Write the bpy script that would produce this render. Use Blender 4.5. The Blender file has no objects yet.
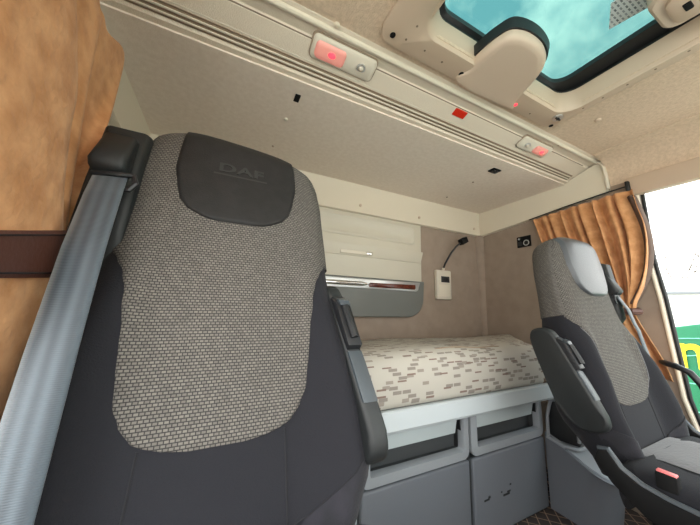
import bpy, bmesh, math, random
from mathutils import Vector, Matrix
random.seed(4)
scene = bpy.context.scene
C = scene.collection

# ---------------------------------------------------------------- camera
CAM = Vector((0, 0, 1.1))
def _n(v): return Vector(v).normalized()
_dx = Vector((561, -57.5, 265)); _d0 = Vector((0, -42.5, 265))
AX = _dx.normalized(); AZ = _dx.cross(_d0).normalized()
if AZ.y < 0: AZ = -AZ
AY = AX.cross(AZ)
if AY.z < 0: AY = -AY
RIGHT = Vector((AX.x, AY.x, AZ.x)); UP = Vector((AX.y, AY.y, AZ.y)); FWD = Vector((AX.z, AY.z, AZ.z))
cam_d = bpy.data.cameras.new('camera'); cam = bpy.data.objects.new('camera', cam_d); C.objects.link(cam)
cam_d.sensor_width = 36; cam_d.lens = 36 * 265 / 700; cam_d.clip_start = .02; cam_d.clip_end = 200
cam.matrix_world = Matrix(((RIGHT.x, UP.x, -FWD.x, CAM.x), (RIGHT.y, UP.y, -FWD.y, CAM.y), (RIGHT.z, UP.z, -FWD.z, CAM.z), (0, 0, 0, 1)))
scene.camera = cam
def ray(u, v): return RIGHT * (u - 350) + UP * (262.5 - v) + FWD * 265
def onx(u, v, x): r = ray(u, v); return CAM + r * ((x - CAM.x) / r.x)
def ony(u, v, y): r = ray(u, v); return CAM + r * ((y - CAM.y) / r.y)
def onz(u, v, z): r = ray(u, v); return CAM + r * ((z - CAM.z) / r.z)

# ---------------------------------------------------------------- world, light, exposure
scene.view_settings.view_transform = 'Standard'; scene.view_settings.look = 'None'
scene.view_settings.gamma = 1; scene.view_settings.exposure = 1.0
w = bpy.data.worlds.new('overcast_sky'); scene.world = w; w.use_nodes = True
nt = w.node_tree; N = nt.nodes; L = nt.links; N.clear()
out = N.new('ShaderNodeOutputWorld'); bg = N.new('ShaderNodeBackground'); L.new(bg.outputs[0], out.inputs[0])
tc = N.new('ShaderNodeTexCoord'); no = N.new('ShaderNodeTexNoise'); no.inputs['Scale'].default_value = 2.6; no.inputs['Detail'].default_value = 7; no.inputs['Roughness'].default_value = .6
L.new(tc.outputs['Generated'], no.inputs['Vector'])
cr = N.new('ShaderNodeValToRGB'); cr.color_ramp.elements[0].position = .44; cr.color_ramp.elements[1].position = .60
cr.color_ramp.elements[0].color = (.52, .84, .98, 1); cr.color_ramp.elements[1].color = (2.0, 1.9, 1.85, 1)
L.new(no.outputs[0], cr.inputs[0])
sx = N.new('ShaderNodeSeparateXYZ'); L.new(tc.outputs['Generated'], sx.inputs[0])
mr = N.new('ShaderNodeMapRange'); mr.inputs[1].default_value = .25; mr.inputs[2].default_value = .7; L.new(sx.outputs[2], mr.inputs[0])
mx = N.new('ShaderNodeMix'); mx.data_type = 'RGBA'; L.new(mr.outputs[0], mx.inputs[0]); mx.inputs[6].default_value = (1.04, 1.0, .96, 1); L.new(cr.outputs[0], mx.inputs[7])
L.new(mx.outputs[2], bg.inputs[0]); bg.inputs[1].default_value = 2.6

def portal(loc, rot, sxx, syy):
    l = bpy.data.lights.new('daylight_opening', 'AREA'); l.shape = 'RECTANGLE'; l.size = sxx; l.size_y = syy
    l.cycles.is_portal = True
    o = bpy.data.objects.new('daylight_opening', l); o.location = loc; o.rotation_euler = rot; C.objects.link(o)

# ---------------------------------------------------------------- materials
def mat(name, col, rough=.6, metal=0, bump=None, var=None, spec=.5, coat=0, sheen=0):
    """bump=(scale, strength, distance); var=(scale, second colour)"""
    m = bpy.data.materials.new(name); m.use_nodes = True
    t = m.node_tree; b = t.nodes['Principled BSDF']
    b.inputs['Base Color'].default_value = (*col, 1); b.inputs['Roughness'].default_value = rough
    b.inputs['Metallic'].default_value = metal; b.inputs['Specular IOR Level'].default_value = spec
    b.inputs['Coat Weight'].default_value = coat; b.inputs['Sheen Weight'].default_value = sheen
    co = t.nodes.new('ShaderNodeTexCoord')
    if var:
        n = t.nodes.new('ShaderNodeTexNoise'); n.inputs['Scale'].default_value = var[0]; n.inputs['Detail'].default_value = 6
        t.links.new(co.outputs['Object'], n.inputs['Vector'])
        r = t.nodes.new('ShaderNodeValToRGB'); r.color_ramp.elements[0].position = .35; r.color_ramp.elements[1].position = .65
        r.color_ramp.elements[0].color = (*col, 1); r.color_ramp.elements[1].color = (*var[1], 1)
        t.links.new(n.outputs[0], r.inputs[0]); t.links.new(r.outputs[0], b.inputs['Base Color'])
    if bump:
        n = t.nodes.new('ShaderNodeTexNoise'); n.inputs['Scale'].default_value = bump[0]; n.inputs['Detail'].default_value = 3
        t.links.new(co.outputs['Object'], n.inputs['Vector'])
        bm = t.nodes.new('ShaderNodeBump'); bm.inputs['Strength'].default_value = bump[1]; bm.inputs['Distance'].default_value = bump[2]
        t.links.new(n.outputs[0], bm.inputs['Height']); t.links.new(bm.outputs[0], b.inputs['Normal'])
    return m
def lin(r, g, b): return tuple(((c / 255) / 12.92 if c / 255 <= .04045 else ((c / 255 + .055) / 1.055) ** 2.4) for c in (r, g, b))

M = {}
M['headliner'] = mat('front_headliner_fabric', lin(222, 200, 176), .95, bump=(260, .5, .005), var=(90, lin(208, 186, 161)))
M['bunk_ceiling'] = mat('bunk_ceiling_fabric', lin(238, 226, 213), .95, bump=(300, .3, .003), var=(60, lin(231, 218, 204)))
M['grain'] = mat('grained_cream_plastic', lin(222, 210, 192), .6, bump=(330, .5, .003))
M['ridge'] = mat('smooth_cream_plastic', lin(222, 214, 196), .45)
M['trim'] = mat('cream_trim_plastic', lin(222, 212, 192), .5, bump=(200, .15, .002))
M['track'] = mat('brown_track_plastic', lin(158, 140, 120), .5)
M['track_dark'] = mat('dark_track_slot', lin(124, 107, 91), .6)
M['wall'] = mat('taupe_wall_cloth', lin(158, 142, 127), .9, bump=(120, .2, .003), var=(14, lin(150, 134, 120)))
M['hatch'] = mat('beige_hatch_plastic', lin(205, 184, 162), .42)
M['hatch_lid'] = mat('beige_hatch_cover', lin(208, 188, 168), .4)
M['rubber'] = mat('black_rubber', lin(26, 28, 30), .45)
M['black'] = mat('black_plastic', lin(34, 35, 38), .4)
M['black_matte'] = mat('matte_black_plastic', lin(14, 14, 15), .8, spec=.25)
M['charcoal'] = mat('charcoal_seat_plastic', lin(28, 31, 32), .55, bump=(500, .2, .002))
M['steel_grey'] = mat('grey_armrest_plastic', lin(62, 68, 73), .35)
M['seat_dark'] = mat('charcoal_seat_cloth', lin(30, 30, 35), .92, bump=(420, .35, .003), sheen=.04, spec=.3)
M['velvet'] = mat('dark_velour', lin(33, 33, 37), .95, bump=(300, .3, .003), var=(22, lin(42, 41, 47)), sheen=.08, spec=.3)
M['pad'] = mat('black_head_pad_leather', lin(27, 26, 26), .65, bump=(380, .25, .002), var=(40, lin(33, 32, 32)), spec=.35)
M['pad_sheen'] = mat('window_sheen_pad_leather', lin(74, 77, 81), .38, bump=(380, .2, .002))  # far head pad: window reflection painted in as a lighter grey
M['pad_logo'] = mat('embossed_pad_lettering', lin(40, 40, 41), .6)
M['seam'] = mat('dark_seam_thread', lin(26, 26, 30), .9)
M['seam_light'] = mat('grey_seam_piping', lin(112, 112, 114), .8)
M['suede'] = mat('tan_suede', lin(214, 160, 112), .92, bump=(48, .45, .008), var=(26, lin(188, 132, 84)), sheen=.1)
M['lining'] = mat('dark_curtain_lining', lin(96, 76, 66), .9)
M['strap'] = mat('brown_leather_strap', lin(84, 50, 40), .5, bump=(150, .3, .002))
M['locker_cream'] = mat('locker_cream_plastic', lin(205, 199, 182), .45)
M['locker_grey'] = mat('locker_grey_plastic', lin(108, 110, 106), .5)
M['silver'] = mat('silver_trim', lin(206, 208, 208), .28, metal=.6)
M['chrome'] = mat('chrome', lin(225, 225, 225), .12, metal=1)
M['valance'] = mat('pale_bunk_valance_plastic', lin(196, 204, 208), .4)
M['cabinet'] = mat('grey_cabinet_plastic', lin(104, 108, 115), .5, bump=(400, .15, .002))
M['cabinet_rim'] = mat('light_grey_cabinet_frame', lin(150, 155, 160), .4)
M['cabinet_lid'] = mat('pale_cabinet_lid', lin(186, 196, 198), .35)
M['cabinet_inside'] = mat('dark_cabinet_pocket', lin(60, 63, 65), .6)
M['device'] = mat('ivory_device_plastic', lin(214, 206, 190), .45)
M['red'] = mat('red_reflector', lin(214, 46, 24), .3)
M['white_paper'] = mat('sticker_paper', lin(190, 205, 205), .7)
m_ = M['white_paper']; t_ = m_.node_tree; b_ = t_.nodes.new('ShaderNodeTexBrick'); c_ = t_.nodes.new('ShaderNodeTexCoord'); t_.links.new(c_.outputs['Object'], b_.inputs['Vector'])
b_.inputs['Scale'].default_value = 1; b_.inputs['Brick Width'].default_value = .017; b_.inputs['Row Height'].default_value = .010; b_.inputs['Mortar Size'].default_value = .0030
b_.inputs['Color1'].default_value = (.12, .16, .17, 1); b_.inputs['Color2'].default_value = (.3, .36, .37, 1); b_.inputs['Mortar'].default_value = (*lin(205, 215, 215), 1); t_.links.new(b_.outputs[0], t_.nodes['Principled BSDF'].inputs['Base Color'])
M['buckle_red'] = mat('pink_red_buckle_button', lin(240, 130, 130), .4)
M['green_paint'] = mat('green_lorry_paint', lin(0, 104, 66), .5)
M['lorry_line'] = mat('pale_green_line_paint', lin(120, 200, 170), .5)
M['yellow'] = mat('yellow_sign_paint', lin(250, 215, 20), .5)
M['tarmac'] = mat('yard_tarmac', lin(190, 182, 170), .9)
M['building'] = mat('white_shed_cladding', lin(225, 222, 216), .8)
M['bark'] = mat('twig_bark', lin(92, 82, 74), .9)
M['grip'] = mat('white_stalk', lin(220, 220, 215), .4)

def nodes_mat(name):
    m = bpy.data.materials.new(name); m.use_nodes = True
    return m, m.node_tree, m.node_tree.nodes['Principled BSDF']
# weave: fabric of small pale knots over dark ground, on the UV laid out in metres
def weave_mat(name, knot, ground, bw, rh):
    m, t, b = nodes_mat(name)
    uv = t.nodes.new('ShaderNodeTexCoord'); br = t.nodes.new('ShaderNodeTexBrick')
    t.links.new(uv.outputs['UV'], br.inputs['Vector'])
    br.inputs['Scale'].default_value = 1; br.inputs['Brick Width'].default_value = bw; br.inputs['Row Height'].default_value = rh
    br.inputs['Mortar Size'].default_value = rh * .24; br.inputs['Mortar Smooth'].default_value = .9; br.offset = .5
    br.inputs['Color1'].default_value = (*knot, 1); br.inputs['Color2'].default_value = (*[c * .72 for c in knot], 1); br.inputs['Mortar'].default_value = (*ground, 1)
    t.links.new(br.outputs[0], b.inputs['Base Color']); b.inputs['Roughness'].default_value = .85
    bp = t.nodes.new('ShaderNodeBump'); bp.inputs['Distance'].default_value = .002; bp.inputs['Strength'].default_value = .5; bp.invert = True
    t.links.new(br.outputs['Fac'], bp.inputs['Height']); t.links.new(bp.outputs[0], b.inputs['Normal'])
    return m
M['weave'] = weave_mat('woven_seat_cloth', lin(114, 109, 103), lin(30, 29, 29), .0066, .0046)
# mattress: cream cloth with scattered grey and brown dashes
m, t, b = nodes_mat('dashed_mattress_cloth'); M['mattress'] = m
co = t.nodes.new('ShaderNodeTexCoord'); sp = t.nodes.new('ShaderNodeSeparateXYZ'); t.links.new(co.outputs['Object'], sp.inputs[0])
sub = t.nodes.new('ShaderNodeMath'); sub.operation = 'ADD'; t.links.new(sp.outputs[1], sub.inputs[0]); t.links.new(sp.outputs[2], sub.inputs[1])
cb = t.nodes.new('ShaderNodeCombineXYZ'); t.links.new(sp.outputs[0], cb.inputs[0]); t.links.new(sub.outputs[0], cb.inputs[1])
def bricks(bw, rh, off, keep, vec, shift):
    mp = t.nodes.new('ShaderNodeMapping'); mp.inputs['Location'].default_value = shift; t.links.new(vec, mp.inputs['Vector'])
    br = t.nodes.new('ShaderNodeTexBrick'); t.links.new(mp.outputs[0], br.inputs['Vector']); br.inputs['Scale'].default_value = 1
    br.inputs['Brick Width'].default_value = bw; br.inputs['Row Height'].default_value = rh; br.inputs['Mortar Size'].default_value = .0022; br.inputs['Mortar'].default_value = (0, 0, 0, 1); br.offset = off
    br.inputs['Color1'].default_value = (0, 0, 0, 1); br.inputs['Color2'].default_value = (1, 1, 1, 1)
    mt = t.nodes.new('ShaderNodeMath'); mt.operation = 'GREATER_THAN'; mt.inputs[1].default_value = keep
    t.links.new(br.outputs[0], mt.inputs[0]); return mt.outputs[0], br.outputs[0]
prev = None; base = lin(188, 183, 173)
for k, (bw, rh, keep, sh, colr) in enumerate(((.040, .0155, .82, (.011, .004, 0), lin(142, 134, 126)), (.034, .0155, .90, (.5, .3097, 0), lin(152, 143, 134)), (.042, .0105, .91, (.23, .711, 0), lin(130, 110, 101)))):
    f, _ = bricks(bw, rh, .4, keep, cb.outputs[0], sh)
    x = t.nodes.new('ShaderNodeMix'); x.data_type = 'RGBA'; t.links.new(f, x.inputs[0])
    if prev is None: x.inputs[6].default_value = (*base, 1)
    else: t.links.new(prev, x.inputs[6])
    x.inputs[7].default_value = (*colr, 1); prev = x.outputs[2]
t.links.new(prev, b.inputs['Base Color']); b.inputs['Roughness'].default_value = .9
nz = t.nodes.new('ShaderNodeTexNoise'); nz.inputs['Scale'].default_value = 350; t.links.new(co.outputs['Object'], nz.inputs['Vector'])
bp = t.nodes.new('ShaderNodeBump'); bp.inputs['Strength'].default_value = .3; bp.inputs['Distance'].default_value = .002
t.links.new(nz.outputs[0], bp.inputs['Height']); t.links.new(bp.outputs[0], b.inputs['Normal'])
# wood inlay
m, t, b = nodes_mat('burr_walnut_inlay'); M['wood'] = m
co = t.nodes.new('ShaderNodeTexCoord'); nz = t.nodes.new('ShaderNodeTexNoise'); nz.inputs['Scale'].default_value = 45; nz.inputs['Distortion'].default_value = 2
t.links.new(co.outputs['Object'], nz.inputs['Vector']); r = t.nodes.new('ShaderNodeValToRGB')
r.color_ramp.elements[0].position = .35; r.color_ramp.elements[1].position = .65
r.color_ramp.elements[0].color = (*lin(62, 26, 20), 1); r.color_ramp.elements[1].color = (*lin(112, 56, 40), 1)
t.links.new(nz.outputs[0], r.inputs[0]); t.links.new(r.outputs[0], b.inputs['Base Color']); b.inputs['Roughness'].default_value = .2
# quilted floor mat: dark with tan diamond stitching
m, t, b = nodes_mat('quilted_floor_mat'); M['floor'] = m
co = t.nodes.new('ShaderNodeTexCoord'); mp = t.nodes.new('ShaderNodeMapping'); mp.inputs['Rotation'].default_value = (0, 0, math.radians(45))
t.links.new(co.outputs['Object'], mp.inputs['Vector']); br = t.nodes.new('ShaderNodeTexBrick'); t.links.new(mp.outputs[0], br.inputs['Vector'])
br.inputs['Scale'].default_value = 1; br.offset = 0; br.inputs['Brick Width'].default_value = .045; br.inputs['Row Height'].default_value = .045; br.inputs['Mortar Size'].default_value = .0022
br.inputs['Color1'].default_value = br.inputs['Color2'].default_value = (*lin(58, 50, 48), 1); br.inputs['Mortar'].default_value = (*lin(150, 125, 105), 1)
t.links.new(br.outputs[0], b.inputs['Base Color']); b.inputs['Roughness'].default_value = .7
# belt webbing: fine ribs across and soft stripes along (UV in metres)
m, t, b = nodes_mat('blue_grey_webbing'); M['webbing'] = m
co = t.nodes.new('ShaderNodeTexCoord'); wv = t.nodes.new('ShaderNodeTexWave'); wv.bands_direction = 'Y'; wv.inputs['Scale'].default_value = 150; wv.inputs['Distortion'].default_value = .3
t.links.new(co.outputs['UV'], wv.inputs['Vector'])
w2 = t.nodes.new('ShaderNodeTexWave'); w2.bands_direction = 'X'; w2.inputs['Scale'].default_value = 22; t.links.new(co.outputs['UV'], w2.inputs['Vector'])
r = t.nodes.new('ShaderNodeValToRGB'); r.color_ramp.elements[0].color = (*lin(54, 62, 70), 1); r.color_ramp.elements[1].color = (*lin(74, 84, 93), 1)
t.links.new(w2.outputs[0], r.inputs[0]); t.links.new(r.outputs[0], b.inputs['Base Color']); b.inputs['Roughness'].default_value = .5; b.inputs['Sheen Weight'].default_value = .3
bp = t.nodes.new('ShaderNodeBump'); bp.inputs['Strength'].default_value = .3; bp.inputs['Distance'].default_value = .001
t.links.new(wv.outputs[0], bp.inputs['Height']); t.links.new(bp.outputs[0], b.inputs['Normal'])
# glass
def glass_mat(name, tint, refl=.06):
    m = bpy.data.materials.new(name); m.use_nodes = True; t = m.node_tree; t.nodes.clear()
    o = t.nodes.new('ShaderNodeOutputMaterial'); mixs = t.nodes.new('ShaderNodeMixShader'); tr = t.nodes.new('ShaderNodeBsdfTransparent'); gl = t.nodes.new('ShaderNodeBsdfGlossy')
    tr.inputs[0].default_value = (*tint, 1); gl.inputs['Roughness'].default_value = .02; mixs.inputs[0].default_value = refl
    t.links.new(tr.outputs[0], mixs.inputs[1]); t.links.new(gl.outputs[0], mixs.inputs[2]); t.links.new(mixs.outputs[0], o.inputs[0]); return m
M['tinted'] = glass_mat('green_tinted_roof_glass', (.24, .34, .32), .02)
M['clear'] = glass_mat('clear_window_glass', (.93, .95, .95), .04)
def lens_mat(name, col, em, strength):
    m, t, b = nodes_mat(name); b.inputs['Base Color'].default_value = (*col, 1); b.inputs['Roughness'].default_value = .15
    b.inputs['Emission Color'].default_value = (*em, 1); b.inputs['Emission Strength'].default_value = strength; return m
M['lens'] = lens_mat('frosted_lamp_lens', lin(214, 190, 176), (1, .2, .15), .06)
M['red_glow'] = lens_mat('red_night_light', (.9, .1, .1), (1, .03, .06), 1.1)
M['pink_glow'] = lens_mat('pink_lit_diffuser', lin(226, 168, 156), (1, .10, .10), .10)

# ---------------------------------------------------------------- mesh helpers
class MB:
    def __init__(s): s.bm = bmesh.new(); s.uv = None
    def box(s, c, d, bev=0, seg=2, rot=None):
        g = bmesh.ops.create_cube(s.bm, size=1); vs = g['verts']
        bmesh.ops.scale(s.bm, vec=d, verts=vs)
        if bev:
            es = list({e for v in vs for e in v.link_edges})
            r = bmesh.ops.bevel(s.bm, geom=es, offset=bev, segments=seg, affect='EDGES', profile=.5); vs = list({v for f in r['faces'] for v in f.verts} | set(v for v in vs if v.is_valid))
        if rot is not None: bmesh.ops.rotate(s.bm, cent=(0, 0, 0), matrix=rot, verts=vs)
        bmesh.ops.translate(s.bm, vec=c, verts=vs); return s
    def bb(s, x0, x1, y0, y1, z0, z1, bev=0, seg=2): return s.box(((x0 + x1) / 2, (y0 + y1) / 2, (z0 + z1) / 2), (abs(x1 - x0), abs(y1 - y0), abs(z1 - z0)), bev, seg)
    def tube(s, pts, r, n=10, cap=True):
        pts = [Vector(p) for p in pts]; rs = r if isinstance(r, (list, tuple)) else [r] * len(pts)
        rings = []; up = None
        for i, p in enumerate(pts):
            d = (pts[min(i + 1, len(pts) - 1)] - pts[max(i - 1, 0)]).normalized()
            if up is None: up = Vector((0, 0, 1)) if abs(d.z) < .9 else Vector((1, 0, 0))
            a = d.cross(up).normalized(); up = a.cross(d).normalized()
            rings.append([s.bm.verts.new(p + (a * math.cos(k * 2 * math.pi / n) + up * math.sin(k * 2 * math.pi / n)) * rs[i]) for k in range(n)])
        for A, B in zip(rings, rings[1:]):
            for k in range(n): s.bm.faces.new((A[k], A[(k + 1) % n], B[(k + 1) % n], B[k]))
        if cap: s.bm.faces.new(rings[0][::-1]); s.bm.faces.new(rings[-1])
        return s
    def prism(s, poly, vec, bev=0, seg=2):
        vec = Vector(vec)
        a = [s.bm.verts.new(p) for p in poly]; b = [s.bm.verts.new(Vector(p) + vec) for p in poly]
        fs = [s.bm.faces.new(a[::-1]), s.bm.faces.new(b)]
        n = len(a)
        for i in range(n): fs.append(s.bm.faces.new((a[i], a[(i + 1) % n], b[(i + 1) % n], b[i])))
        bmesh.ops.recalc_face_normals(s.bm, faces=fs)
        if bev:
            es = list({e for f in fs[:2] for e in f.edges})
            bmesh.ops.bevel(s.bm, geom=es, offset=bev, segments=seg, affect='EDGES', profile=.5)
        return s
    def rings(s, rings, close=True, caps=True):
        R = [[s.bm.verts.new(p) for p in r] for r in rings]; n = len(R[0])
        for A, B in zip(R, R[1:]):
            for k in range(n if close else n - 1): s.bm.faces.new((A[k], A[(k + 1) % n], B[(k + 1) % n], B[k]))
        if caps: s.bm.faces.new(R[0][::-1]); s.bm.faces.new(R[-1])
        return s
    def ball(s, c, r, sc=(1, 1, 1)):
        g = bmesh.ops.create_uvsphere(s.bm, u_segments=14, v_segments=8, radius=r); bmesh.ops.scale(s.bm, vec=sc, verts=g['verts']); bmesh.ops.translate(s.bm, vec=c, verts=g['verts']); return s
    def cyl(s, p, q, r, n=20): return s.tube([p, q], r, n)
    def build(s, name, m, parent=None, smooth=True, angle=35):
        bmesh.ops.recalc_face_normals(s.bm, faces=s.bm.faces[:])
        me = bpy.data.meshes.new(name); s.bm.to_mesh(me); s.bm.free(); return link(name, me, m, parent, smooth, angle)
def link(name, me, m, parent=None, smooth=True, angle=35):
    o = bpy.data.objects.new(name, me); C.objects.link(o)
    if m: me.materials.append(m)
    if smooth:
        for p in me.polygons: p.use_smooth = True
        me.set_sharp_from_angle(angle=math.radians(angle))
    if parent:
        o.parent = parent
        r = parent
        T = Vector((0, 0, 0))
        while r: T += r.location; r = r.parent
        me.transform(Matrix.Translation(-T))
    return o
def grid(rows, uvs=None, close=False):
    """rows of points -> mesh with UVs in metres"""
    me = bpy.data.meshes.new('g'); n = len(rows[0]); V = [tuple(p) for r in rows for p in r]; F = []
    for i in range(len(rows) - 1):
        for j in range(n - 1): F.append((i * n + j, i * n + j + 1, (i + 1) * n + j + 1, (i + 1) * n + j))
    me.from_pydata(V, [], F); me.update()
    if uvs:
        lay = me.uv_layers.new(name='UVMap'); flat = [q for r in uvs for q in r]
        for lp in me.loops: lay.data[lp.index].uv = flat[lp.vertex_index]
    return me
def tag(o, label, cat, group=None, kind=None):
    if label: o['label'] = label
    if cat: o['category'] = cat
    if group: o['group'] = group
    if kind: o['kind'] = kind
    return o
def struct(o, label=None, cat=None): o['kind'] = 'structure'; return tag(o, label, cat)
def thing(name, loc, label, cat, group=None):
    o = bpy.data.objects.new(name, None); o.empty_display_size = .05; C.objects.link(o); o.location = loc
    return tag(o, label, cat, group)
def lerp(tab, x):
    tab = sorted(tab)
    if x <= tab[0][0]: return tab[0][1]
    for (a, va), (b, vb) in zip(tab, tab[1:]):
        if x <= b: k = (x - a) / (b - a); k = k * k * (3 - 2 * k) * .5 + k * .5; return va + (vb - va) * k
    return tab[-1][1]
def ss(a, b, x): k = min(1, max(0, (x - a) / (b - a))); return k * k * (3 - 2 * k)

XL, XR, YB, YF = -.39, 1.80, 1.40, -.75
FZ, CZ, BZ = .20, 1.90, 1.83
# ---------------------------------------------------------------- structure
struct(MB().bb(XL - .1, XR + .1, YF - .1, YB + .1, FZ - .05, FZ).build('floor', M['floor'], smooth=False), 'dark quilted floor mat with tan diamond stitching', 'floor')
struct(MB().bb(XL - .1, XR + .1, YB, YB + .05, FZ, CZ + .1).build('wall_rear', M['wall'], smooth=False), 'taupe cloth rear wall of the sleeper cab', 'wall')
# right wall: rear part, below window part; door opening y -0.45..0.47
WY0, WZ0, WZ1 = -.45, .62, 1.70
struct(MB().bb(XR, XR + .05, .56, YB, FZ, CZ + .1).build('wall_right', M['wall'], smooth=False), 'taupe cloth side wall beside the bunk', 'wall')
lw = MB().bb(XL - .05, XL, .45, YB, FZ, CZ + .1).bb(XL - .05, XL, YF, .45, 1.80, CZ + .1)
struct(lw.build('wall_left', M['grain'], smooth=False), 'cream side wall behind the big suede curtain', 'wall')
fw = MB().bb(XL, XR, YF - .05, YF, FZ, .75).bb(XL, XR, YF - .05, YF, 1.82, CZ + .1)
struct(fw.build('wall_front', M['grain'], smooth=False), 'cab front below and above the windscreen', 'wall')
struct(MB().bb(XL, XR, YF - .03, YF - .02, .75, 1.82).build('window_1', M['clear'], smooth=False), 'windscreen glass', 'window')
# ceiling with the hatch opening
HX0, HX1, HY0, HY1 = .46, 1.19, -.12, .505
ce = MB().bb(XL - .1, HX0, YF - .05, .62, CZ, CZ + .1).bb(HX1, XR + .1, YF - .05, .62, CZ, CZ + .1).bb(HX0, HX1, HY1, .62, CZ, CZ + .1).bb(HX0, HX1, YF - .05, HY0, CZ, CZ + .1)
struct(ce.build('ceiling', M['headliner'], smooth=False), 'beige grained cloth headliner around the roof hatch', 'ceiling')
struct(MB().bb(XL - .1, XR + .1, .78, YB + .1, BZ, BZ + .07).build('ceiling_bunk', M['bunk_ceiling'], smooth=False), 'grey cloth ceiling over the bunk', 'ceiling')
# cross header: extruded profile (y,z) along x
prof = [(.78, 1.836), (.764, 1.838), (.7605, 1.846), (.62 + .05, 1.880), (.664, 1.890), (.628, 1.893), (.608, 1.8985), (.60, 1.91), (.60, 1.96), (.80, 1.96), (.80, 1.9), (.80, 1.836)]
hd = MB().prism([(XL - .02, y, z) for y, z in prof], (XR - XL + .02, 0, 0))
o = struct(hd.build('trim_1', M['grain'], angle=20), 'grained cream cross header in front of the bunk ceiling', 'header')
# groove and light ridge on the header (in front)
rg = MB().tube([(XL, .626, 1.893), (XR - .06, .626, 1.893)], .0085, 10).tube([(XR - .06, .626, 1.893), (XR - .046, .612, 1.885), (XR - .042, .602, 1.86), (XR - .037, .598, 1.81), (XR - .031, .597, 1.735)], .0085, 10)
rg.build('ridge_moulding', M['ridge'], o)
MB().tube([(XL, .668, 1.8838), (XR - .09, .668, 1.8838)], .0022, 6).build('shadow_groove', M['track_dark'], o)
# rear and side trim band, sloped
def band(p0, p1, inward, name, label):
    p0 = Vector(p0); p1 = Vector(p1); i = Vector(inward)
    pr = [(0.0, 1.655), (.020, 1.655), (.026, 1.66), (.024, 1.675), (.026, 1.735), (.030, 1.80), (.042, 1.832), (0, 1.832)]
    mb = MB(); mb.prism([p0 + i * a + Vector((0, 0, z)) for a, z in pr], p1 - p0)
    return struct(mb.build(name, M['trim'], angle=40), label, 'trim')
band((XL, YB, 0), (XR, YB, 0), (0, -1, 0), 'trim_2', 'cream trim band along the top of the rear wall')
# right side band rises slightly towards the front
def sideband(x, s, name, label, y0=.60, y1=YB):
    mb = MB(); R = []
    for y, zb in ((y1, 1.652), (1.08, 1.676), (.8, 1.705), (.62, 1.718), (y0, 1.724)):
        R.append([(x + s * a, y, zb + (1.832 + (0.06 if y < .79 else 0) - zb) * k) for a, k in ((-.01, 0), (.02, 0), (.027, .03), (.025, .12), (.028, .45), (.034, .85), (.042, 1), (-.01, 1))])
    mb.rings(R); return struct(mb.build(name, M['trim'], angle=40), label, 'trim')
sideband(XR, -1, 'trim_3', 'cream trim band above the side wall and rust curtain')
sideband(XL, 1, 'trim_4', 'cream trim band above the near side wall')
# corner moulding
struct(MB().tube([(XR + .012, YB + .012, FZ), (XR + .012, YB + .012, 1.2), (XR - .004, YB + .008, 1.45), (XR - .014, YB + .004, 1.66)], .042, 14).build('trim_5', M['wall']), 'rounded corner moulding between rear and side wall', 'trim')
# ---- door with window, right
dr = MB()
pil = [(.56, .60), (.56, 1.72), (.50, 1.72), (.500, 1.5), (.497, 1.35), (.480, 1.16), (.458, .75), (.43, .60)]
dr.prism([(XR, y, z) for y, z in pil], (.05, 0, 0)).bb(XR, XR + .05, YF, .56, FZ, .60).bb(XR, XR + .05, YF, WY0, .6, CZ).bb(XR, XR + .05, WY0, .56, WZ1, CZ + .05)
door = struct(dr.build('door_1', M['wall'], smooth=False), 'far cab door with taupe pillar trim and large window', 'door')
MB().tube([(XR - .004, .505, 1.70), (XR - .004, .503, 1.5), (XR - .004, .5, 1.35), (XR - .004, .482, 1.16), (XR - .004, .46, .75), (XR - .004, .43, .59)], .007, 8).build('pillar_edge_trim', M['trim'], door)
MB().tube([(XR + .008, .490, 1.70), (XR + .008, .488, 1.5), (XR + .008, .485, 1.35), (XR + .008, .467, 1.16), (XR + .008, .445, .75), (XR + .008, .415, .59), (XR + .008, .3, .56), (XR + .008, -.4, .56)], .008, 10).build('window_seal', M['rubber'], door)
MB().tube([(XR - .03, .50, .892), (XR - .09, .472, .893), (XR - .11, .44, .89), (XR - .11, .405, .872), (XR - .11, .38, .83), (XR - .11, .36, .75), (XR - .1, .34, .68), (XR - .0, .33, .66)], .012, 12).build('grab_handle', M['black'], door)
struct(MB().bb(XR + .03, XR + .034, WY0, .49, .58, WZ1).build('window_2', M['clear'], smooth=False), 'clear glass of the far door window', 'window')
# header box over the window
hb = MB().prism([(XR, .528, 1.76), (XR - .03, .528, 1.76), (XR - .034, .528, 1.75), (XR - .024, .528, 1.672), (XR, .528, 1.668)], (0, -1.2, 0), .003)
struct(hb.build('trim_6', M['hatch']), 'beige box trim along the top of the far door window', 'trim')
cv = MB(); R = []
for k in range(7):
    a = k / 6 * math.pi / 2
    R.append((XR - .14 * (1 - math.sin(a)), 1.895 - .14 * (1 - math.cos(a))))
cv.prism([(x, .598, z) for x, z in R] + [(XR + .02, .598, 1.75), (XR + .02, .598, 1.92), (XR - .14, .598, 1.92)], (0, -1.3, 0))
struct(cv.build('trim_7', M['headliner']), 'curved headliner edge above the far door', 'trim')

# portals for daylight
portal((.72, YF + .01, 1.285), (math.radians(-90), 0, 0), 2.1, 1.07)
portal((.82, .19, CZ + .12), (0, 0, 0), .74, .63)
portal((XL - .01, -.15, 1.0), (0, math.radians(-90), 0), 1.6, 1.2)
portal((XR - .0, 0, 1.15), (0, math.radians(90), 0), 1.1, .95)

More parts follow.
